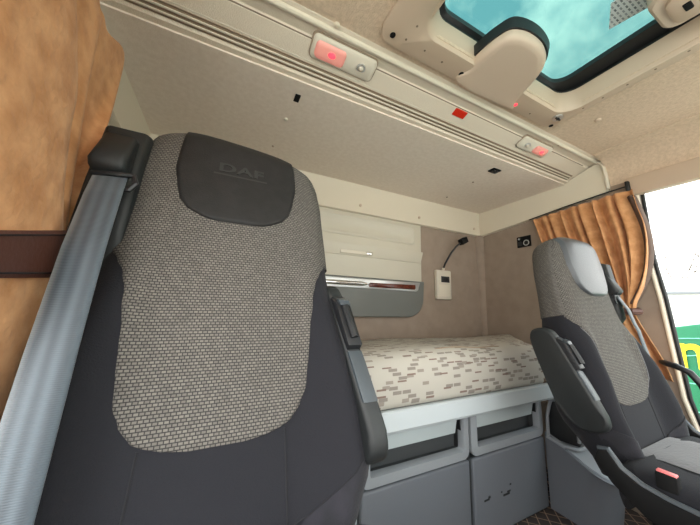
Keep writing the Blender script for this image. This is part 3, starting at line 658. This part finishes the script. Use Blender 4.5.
    # cushion woven top panel
    rows = [[(x0 + (-.13 + .26 * j / 8), .40 - .42 * i / 8, dz + .7965 + (.0035 if i else -.004) - .003 * (1 if j in (0, 8) else 0)) for j in range(9)] for i in range(9)]
    uvs = [[(-.13 + .26 * j / 8, -.42 * i / 8) for j in range(9)] for i in range(9)]
    link('cushion_panel', grid(rows, uvs), M['weave'] if 0 else mat('grey_velour_cushion', lin(64, 62, 64), .9, bump=(120, .4, .003), sheen=.3), root, True, 80)
    # base: side shields + suspension
    for sg in (-1, 1):
        if m > 0 and sg > 0: continue
        pr = [(.425, .748), (.405, .755), (.38, .72), (.343, .70), (.30, .692), (.26, .69), (.0, .69), (-.05, .66), (-.05, .60), (.26, .62), (.34, .63), (.40, .675), (.435, .72)]
        xs = x0 + m * sg * .262
        MB().prism([(xs, y, z + dz + .072) for y, z in pr], (m * sg * .022, 0, 0), .006).build('side_shield', M['black_matte'], root)
        MB().tube([(xs + m * sg * .011, y, z + dz + .072) for y, z in pr[:7]], .0075, 8).build('shield_rim', M['steel_grey'], root)
    MB().bb(x0 - .22, x0 + .24, -.02, .36, .56 + dz, .70 + dz, .02).build('seat_pan', M['black_matte'], root)
    MB().bb(x0 - .16, x0 + .18, .02, .34, FZ + .06, .57 + dz, .03).build('suspension_cover', M['black_matte'], root)
    MB().bb(x0 - .22, x0 + .22, -.02, .45, FZ, FZ + .07, .01).build('floor_plinth', M['charcoal'], root)
    # buckle on inboard side
    bx = x0 + m * .235
    MB().bb(bx - .012, bx + .012, .29, .328, .735 + dz, .808 + dz, .004).build('buckle', M['black_matte'], root)
    MB().bb(bx - .008, bx + .008, .292, .326, .806 + dz, .812 + dz, .002).build('buckle_button', M['buckle_red'], root)
    # armrest (stowed upright)
    leaf = [(1.135, -.045), (1.13, -.018), (1.105, .004), (1.0, .034), (.92, .057), (.87, .064), (.845, .05), (.838, .02), (.845, -.015), (.90, -.050), (1.0, -.068), (1.09, -.078), (1.125, -.068)]
    lf = smoothloop([(0, z, h) for z, h in leaf], 3)
    a0 = .214 if m > 0 else .242; hs = 0 if m > 0 else -.028
    def PA(s, z, h): return P(s - (.032 * max(0, (z - .88) / .23) if m > 0 else 0), z + (.014 * ss(.9, 1.1, z) if m > 0 else .014), h + hs)
    ar = MB().prism([PA(a0, v.y, v.z) for v in lf], (m * .036, 0, 0), .010, 4).build('armrest', M['charcoal'], root, angle=50)
    fedge = [(1.0, .037), (.98, .044), (.95, .052), (.925, .058)]
    MB().prism([PA(a0 + .004, z, h) for z, h in fedge] + [PA(a0 + .004, z, h - .02) for z, h in fedge[::-1]], (m * .029, 0, 0), .003).build('armrest_strip', M['steel_grey'], ar)
    MB().prism([PA(a0 + .003, 1.100, .008), PA(a0 + .003, 1.08, .030), PA(a0 + .003, 1.008, .046), PA(a0 + .003, 1.002, .032), PA(a0 + .003, 1.09, .0)], (m * .030, 0, 0), .004).build('release_handle', M['black'], ar)
    MB().tube([PA(a0 + .018, 1.075, .034), PA(a0 + .018, 1.045, .043), PA(a0 + .018, 1.02, .049)], .007, 8).build('handle_grip', M['rubber'], ar)
    MB().prism([PA(a0 + .008, 1.093, .022), PA(a0 + .008, 1.086, .034), PA(a0 + .008, 1.076, .036), PA(a0 + .008, 1.08, .024)], (m * .022, 0, 0), .002).build('release_button', M['steel_grey'], ar)
    # belt tower on the outboard side
    def PB(s, z, h): return P(s, z, h) if m > 0 else P(s + .022, z - .045, h - .02)
    tw = [(.72, -.10), (1.0, -.085), (1.14, -.055), (1.2, .002), (1.3, .006), (1.412, .002), (1.425, -.02), (1.42, -.10), (1.2, -.12), (.72, -.13)]
    twr = MB().prism([P((-.170 if m > 0 else -.165) if z > 1.1 else -.20, z - (0 if m > 0 else .03) * (z > 1.1), h) for z, h in tw], (-m * (.070 if m > 0 else .05), 0, 0), .009, 3).build('belt_tower', M['charcoal'], root, angle=50)
    MB().prism([PB(-.181, 1.392, .0), PB(-.181, 1.385, .018), PB(-.181, 1.315, .042), PB(-.181, 1.303, .03), PB(-.181, 1.303, .0)], (-m * .050, 0, 0), .009, 4).build('belt_guide_cap', M['charcoal'], twr, angle=60)
    MB().tube([PB(-.225, 1.300, .018), PB(-.205, 1.297, .026), PB(-.185, 1.298, .028), PB(-.168, 1.300, .028), PB(-.163, 1.285, .028), PB(-.170, 1.272, .026), PB(-.182, 1.272, .024)], .0045, 8).build('belt_loop', M['black'], twr)
    # webbing
    ctr = [(-.202, 1.304, .020), (-.196, 1.25, .040), (-.189, 1.15, .060), (-.183, 1.02, .068), (-.178, .90, .070), (-.176, .80, .066), (-.178, .72, .05), (-.21, .64, .03)]
    if m < 0: ctr = [(-.190, 1.262, .004), (-.200, 1.20, .022), (-.210, 1.12, .026), (-.215, 1.03, .012), (-.235, .90, -.03), (-.24, .75, -.05)]
    Q = []
    for i in range(len(ctr) - 1):
        for k in range(6): a = k / 6; Q.append([ctr[i][j] + (ctr[i + 1][j] - ctr[i][j]) * a for j in range(3)])
    Q.append(list(ctr[-1])); rows = []; uvs = []
    for sgn, off in ((1, 0),):
        for (s, z, h) in Q:
            rows.append([P(s + wv_, z, h + .003 * (wv_ / .023) - .004 * (wv_ / .023) ** 2) for wv_ in (-.0235, -.014, 0, .014, .0235)])
            uvs.append([(wv_, (z - 1.4)) for wv_ in (-.0235, -.014, 0, .014, .0235)])
    o = link('seat_belt', grid(rows, uvs), M['webbing'], root, True, 80)
    sm = o.modifiers.new('thickness', 'SOLIDIFY'); sm.thickness = .0015; sm.offset = 0
    return root
seat('cab_seat', .015, 1, 0, 'large near cab seat with woven backrest and embossed black head pad')
seat('cab_seat', 1.258, -1, -.095, 'far cab seat by the door window, seen beyond the bunk end', .545, 12)

# ---------------------------------------------------------------- curtains
def catmull(P, n):
    Q = []
    for i in range(len(P) - 1):
        p0 = P[max(i - 1, 0)]; p1 = P[i]; p2 = P[i + 1]; p3 = P[min(i + 2, len(P) - 1)]
        for j in range(n):
            t = j / n; Q.append(.5 * ((2 * p1) + (p2 - p0) * t + (2 * p0 - 5 * p1 + 4 * p2 - p3) * t * t + (3 * p1 - p0 - 3 * p2 + p3) * t ** 3))
    Q.append(P[-1]); return Q
def cloth(name, keyrows, m, parent=None, nu=8, nv=6, th=.003):
    rows = [catmull([Vector(p) for p in r], nu) for r in keyrows]
    cols = [catmull([r[j] for r in rows], nv) for j in range(len(rows[0]))]
    R = [[c[i] for c in cols] for i in range(len(cols[0]))]
    o = link(name, grid(R), m, parent, True, 85)
    s = o.modifiers.new('thickness', 'SOLIDIFY'); s.thickness = th; s.offset = 0
    return o
# near curtain: rows of key points from the front edge to the wall behind
CT = thing('suede_curtain', (-.3, .4, .9), 'large near tan suede curtain tied with a brown strap at left edge', 'curtain', 'tan suede window curtains')
def crow(v, uM, uF, uR, xr=-.285, xf=-.255, xm=-.222):
    A = onx(uM, v, xm); B = onx(uF, v, xf); D = onx(uR, v, xr) if uR else None
    z = A.z
    r = [onx(-110, v, -.27), onx(-70, v, -.245), onx(-25, v, -.223), onx(28, v, xm + .004), A, Vector((xm - .03, A.y + .004, z)), Vector((xf - .004, (A.y * .5 + B.y * .5), z))]
    r += [B, Vector((xf - .035, B.y + .002, z)), ]
    if D: r += [Vector((xr - .006, (B.y + D.y) / 2, z)), D, Vector((xr - .05, D.y + .005, z))]
    return r
KR = []
for v, a, b_, c_ in ((-60, 75, 92, 100), (0, 75, 94, 99), (17, 75.5, 101, 104), (33, 76, 98, 108), (53, 76, 94, 124), (94, 76, 86, 116), (125, 70, 81, 107), (150, 67, 77, 96), (186, 63, 71, 84), (214, 62, 67, 77), (232, 62, 66, 74)):
    k = ss(60, 232, v); KR.append(crow(v, a, b_, c_, -.285 + .045 * k, -.255 + .02 * k, -.222 + .0 * k))
up = [Vector((p.x, p.y, p.z + .22)) for p in KR[0]]; KR.insert(0, up)
cloth('drape', KR, M['suede'], CT, 6, 5)
KL = []
for v, a, b_, c_ in ((270, 50, 54, 60), (285, 48, 54, 58), (300, 46, 50, 54), (340, 34, 37, 40), (380, 14, 17, 20), (412, -2, 1, 4), (450, -24, -20, -16)):
    KL.append(crow(v, a, b_, c_, -.245, -.235, -.224))
for r in KL:
    A = r[4]
cloth('lower_drape', KL, M['suede'], CT, 6, 5)
SR = []
for v in (231, 238, 254, 270, 277):
    A = onx(70 - (v - 231) * .33, v, -.214); z = A.z; g = .003 * (1 if v in (238, 254, 270) else 0)
    SR.append([onx(-110, v, -.262 + g), onx(-70, v, -.238 + g), onx(-25, v, -.214 + g), onx(28, v, -.211 + g), A + Vector((g, 0, 0)), Vector((-.225, A.y + .03, z)), Vector((-.26, A.y + .06, z)), Vector((-.32, A.y + .06, z))])
stp = cloth('tie_strap', SR, M['strap'], CT, 6, 4, .004)
for v in (235, 273):
    pts = []
    for u in (-60, -30, 0, 30, 55, 68 - (v - 231) * .33): pts.append(onx(u, v + 0, -.2055))
    MB().tube([(p.x, p.y, p.z) for p in pts], .0011, 6).build('strap_stitching', M['seam'], stp)

# far curtain on the side wall
CR = thing('suede_curtain', (1.76, .7, .95), 'far tan suede curtain gathered on the side wall behind the far seat', 'curtain', 'tan suede window curtains')
def frow(z, yl, yr, amp, n=9, x=1.742, lean=0, ph=0):
    r = []
    for i in range(2 * n + 1):
        k = i / (2 * n); y = yl + (yr - yl) * k
        a_ = amp * (1 if i % 2 else -1) * (.45 + 1.1 * math.sin(i * 1.7 + ph) ** 2)
        r.append(Vector((x + a_ - lean * k, y + .010 * math.sin(i * 2.1), z)))
    return r
FR = [frow(1.678, .955, .50, .010), frow(1.66, .955, .498, .014, lean=.0), frow(1.60, .94, .488, .020, lean=.008), frow(1.50, .915, .470, .024, lean=.018), frow(1.40, .87, .470, .027, lean=.022), frow(1.30, .80, .485, .026, lean=.022), frow(1.22, .73, .510, .022, lean=.018), frow(1.15, .66, .545, .014, lean=.01), frow(1.10, .635, .56, .010)]
for j, r in enumerate(FR[:1]):
    for i, p in enumerate(r): p.z += (.955 - p.y) * .045 - .01
for i, p in enumerate(FR[1]): p.z += (.955 - p.y) * .045 - .01
cloth('drape', FR, M['suede'], CR, 5, 6)
# lining turned out along the window edge
LR = [[Vector((1.752, y + .028, z)), Vector((1.722, y + .012, z)), Vector((1.728, y + .001, z)), Vector((1.765, y + .0, z))] for z, y in ((1.655, .500), (1.58, .484), (1.48, .470), (1.38, .470), (1.28, .489), (1.20, .520), (1.14, .55))]
cloth('lining', LR, M['lining'], CR, 5, 6)['label'] = 'dark brown lining turned out at the window edge'
MB().tube([(1.735, .64, 1.115), (1.712, .62, 1.112), (1.705, .59, 1.108), (1.712, .555, 1.104), (1.735, .54, 1.105), (1.795, .56, 1.11)], .016, 8).build('tie_strap', M['strap'], CR)
TL = [frow(1.095, .635, .56, .010, 4), frow(1.05, .625, .545, .013, 4, lean=.0), frow(.98, .61, .518, .016, 4), frow(.90, .59, .488, .018, 4), frow(.82, .59, .47, .018, 4)]
cloth('lower_drape', TL, M['suede'], CR, 5, 5)
RA = thing('curtain_rail', (1.78, .7, 1.68), 'thin black curtain rail above the gathered far curtain', 'curtain rail')
MB().tube([(1.768, 1.0, 1.680), (1.768, .8, 1.702), (1.768, .62, 1.716), (1.768, .53, 1.720)], .0035, 8).build('rail_bar', M['rubber'], RA)
MB().bb(1.750, 1.80, .516, .530, 1.692, 1.742, .004).build('rail_end_stop', M['rubber'], RA)

# ---------------------------------------------------------------- outside
GZ = -1.3
o = MB().bb(-20, 60, -30, 40, GZ - .1, GZ).build('yard_ground', M['tarmac'], smooth=False); struct(o, 'grey tarmac yard outside', 'ground')
LO = thing('green_lorry', (5.6, .6, GZ), 'green lorry side with yellow lettering seen through the far door window', 'lorry')
pr = [(1.75, GZ + .9), (1.75, .70), (1.60, .80), (1.40, .885), (1.25, .945), (1.10, .985), (.90, 1.02), (.6, 1.04), (-3, 1.05), (-3, GZ + .9)]
MB().prism([(5.0, y, z) for y, z in pr], (2.2, 0, 0), .03).build('lorry_body', M['green_paint'], LO)
def linepts(z0, z1): return [(4.992, y, z0 + (z1 - z0) * ss(1.7, .2, y)) for y in [1.7 - .1 * i for i in range(22)]]
for a, b_ in ((.78, .905), (.55, .80), (.30, .335), (.0, .02)): MB().tube(linepts(a, b_), .006, 6).build('painted_line', M['lorry_line'], LO)
cu = bpy.data.curves.new('t', 'FONT'); cu.body = 'an'; cu.size = .56; cu.extrude = .004; cu.offset = .012
tmp = bpy.data.objects.new('tmp', cu); C.objects.link(tmp); dg = bpy.context.evaluated_depsgraph_get(); dg.update()
me = bpy.data.meshes.new_from_object(tmp.evaluated_get(dg)); bpy.data.objects.remove(tmp)
wx = [v.co.x for v in me.vertices]
for v in me.vertices: v.co = (4.985 - v.co.z, 1.505 - v.co.x * .9, .49 + v.co.y)
link('yellow_lettering', me, M['yellow'], LO, False)
for y in (-.1, -1.9, 1.1): MB().cyl((5.0, y, GZ + .5), (5.4, y, GZ + .5), .5, 28).build('wheel', M['rubber'], LO)
MB().bb(5.1, 7.1, -3, 1.6, GZ + .6, GZ + .95).build('chassis', M['black_matte'], LO)
BD = thing('white_shed', (14, 0, GZ), 'long white shed with a gutter line behind the green lorry', 'building')
MB().bb(14, 20, -14, 10, GZ, 1.75).build('shed_wall', M['building'], BD, smooth=False)
MB().bb(13.85, 20.1, -14.1, 10.1, 1.75, 1.84, .02).build('roof_gutter', mat('grey_gutter', lin(120, 122, 124), .6), BD)
MB().bb(14.2, 20, -14, 10, 1.84, 2.3).build('roof', M['building'], BD, smooth=False)
TRE = thing('bare_tree', (21, 5.2, GZ), 'bare winter tree with thin twigs beyond the far door window', 'tree')
tb = MB()
def branch(p, d, ln, r, dep):
    q = p + d * ln; tb.tube([p, p + d * ln * .5 + Vector((random.uniform(-.03, .03), random.uniform(-.03, .03), 0)), q], [r, r * .8, r * .6], 5)
    if dep:
        for k in range(3): branch(q, (d + Vector((random.uniform(-.6, .6), random.uniform(-.8, .8), random.uniform(-.3, .5)))).normalized(), ln * .68, r * .6, dep - 1)
branch(Vector((21, 5.0, 1.3)), Vector((0, 0, 1)), 1.25, .06, 5)
tb.build('branches', M['bark'], TRE)
MB().tube([(21, 5.2, GZ), (21, 5.2, .95)], [.12, .055], 10).build('trunk', M['bark'], TRE)
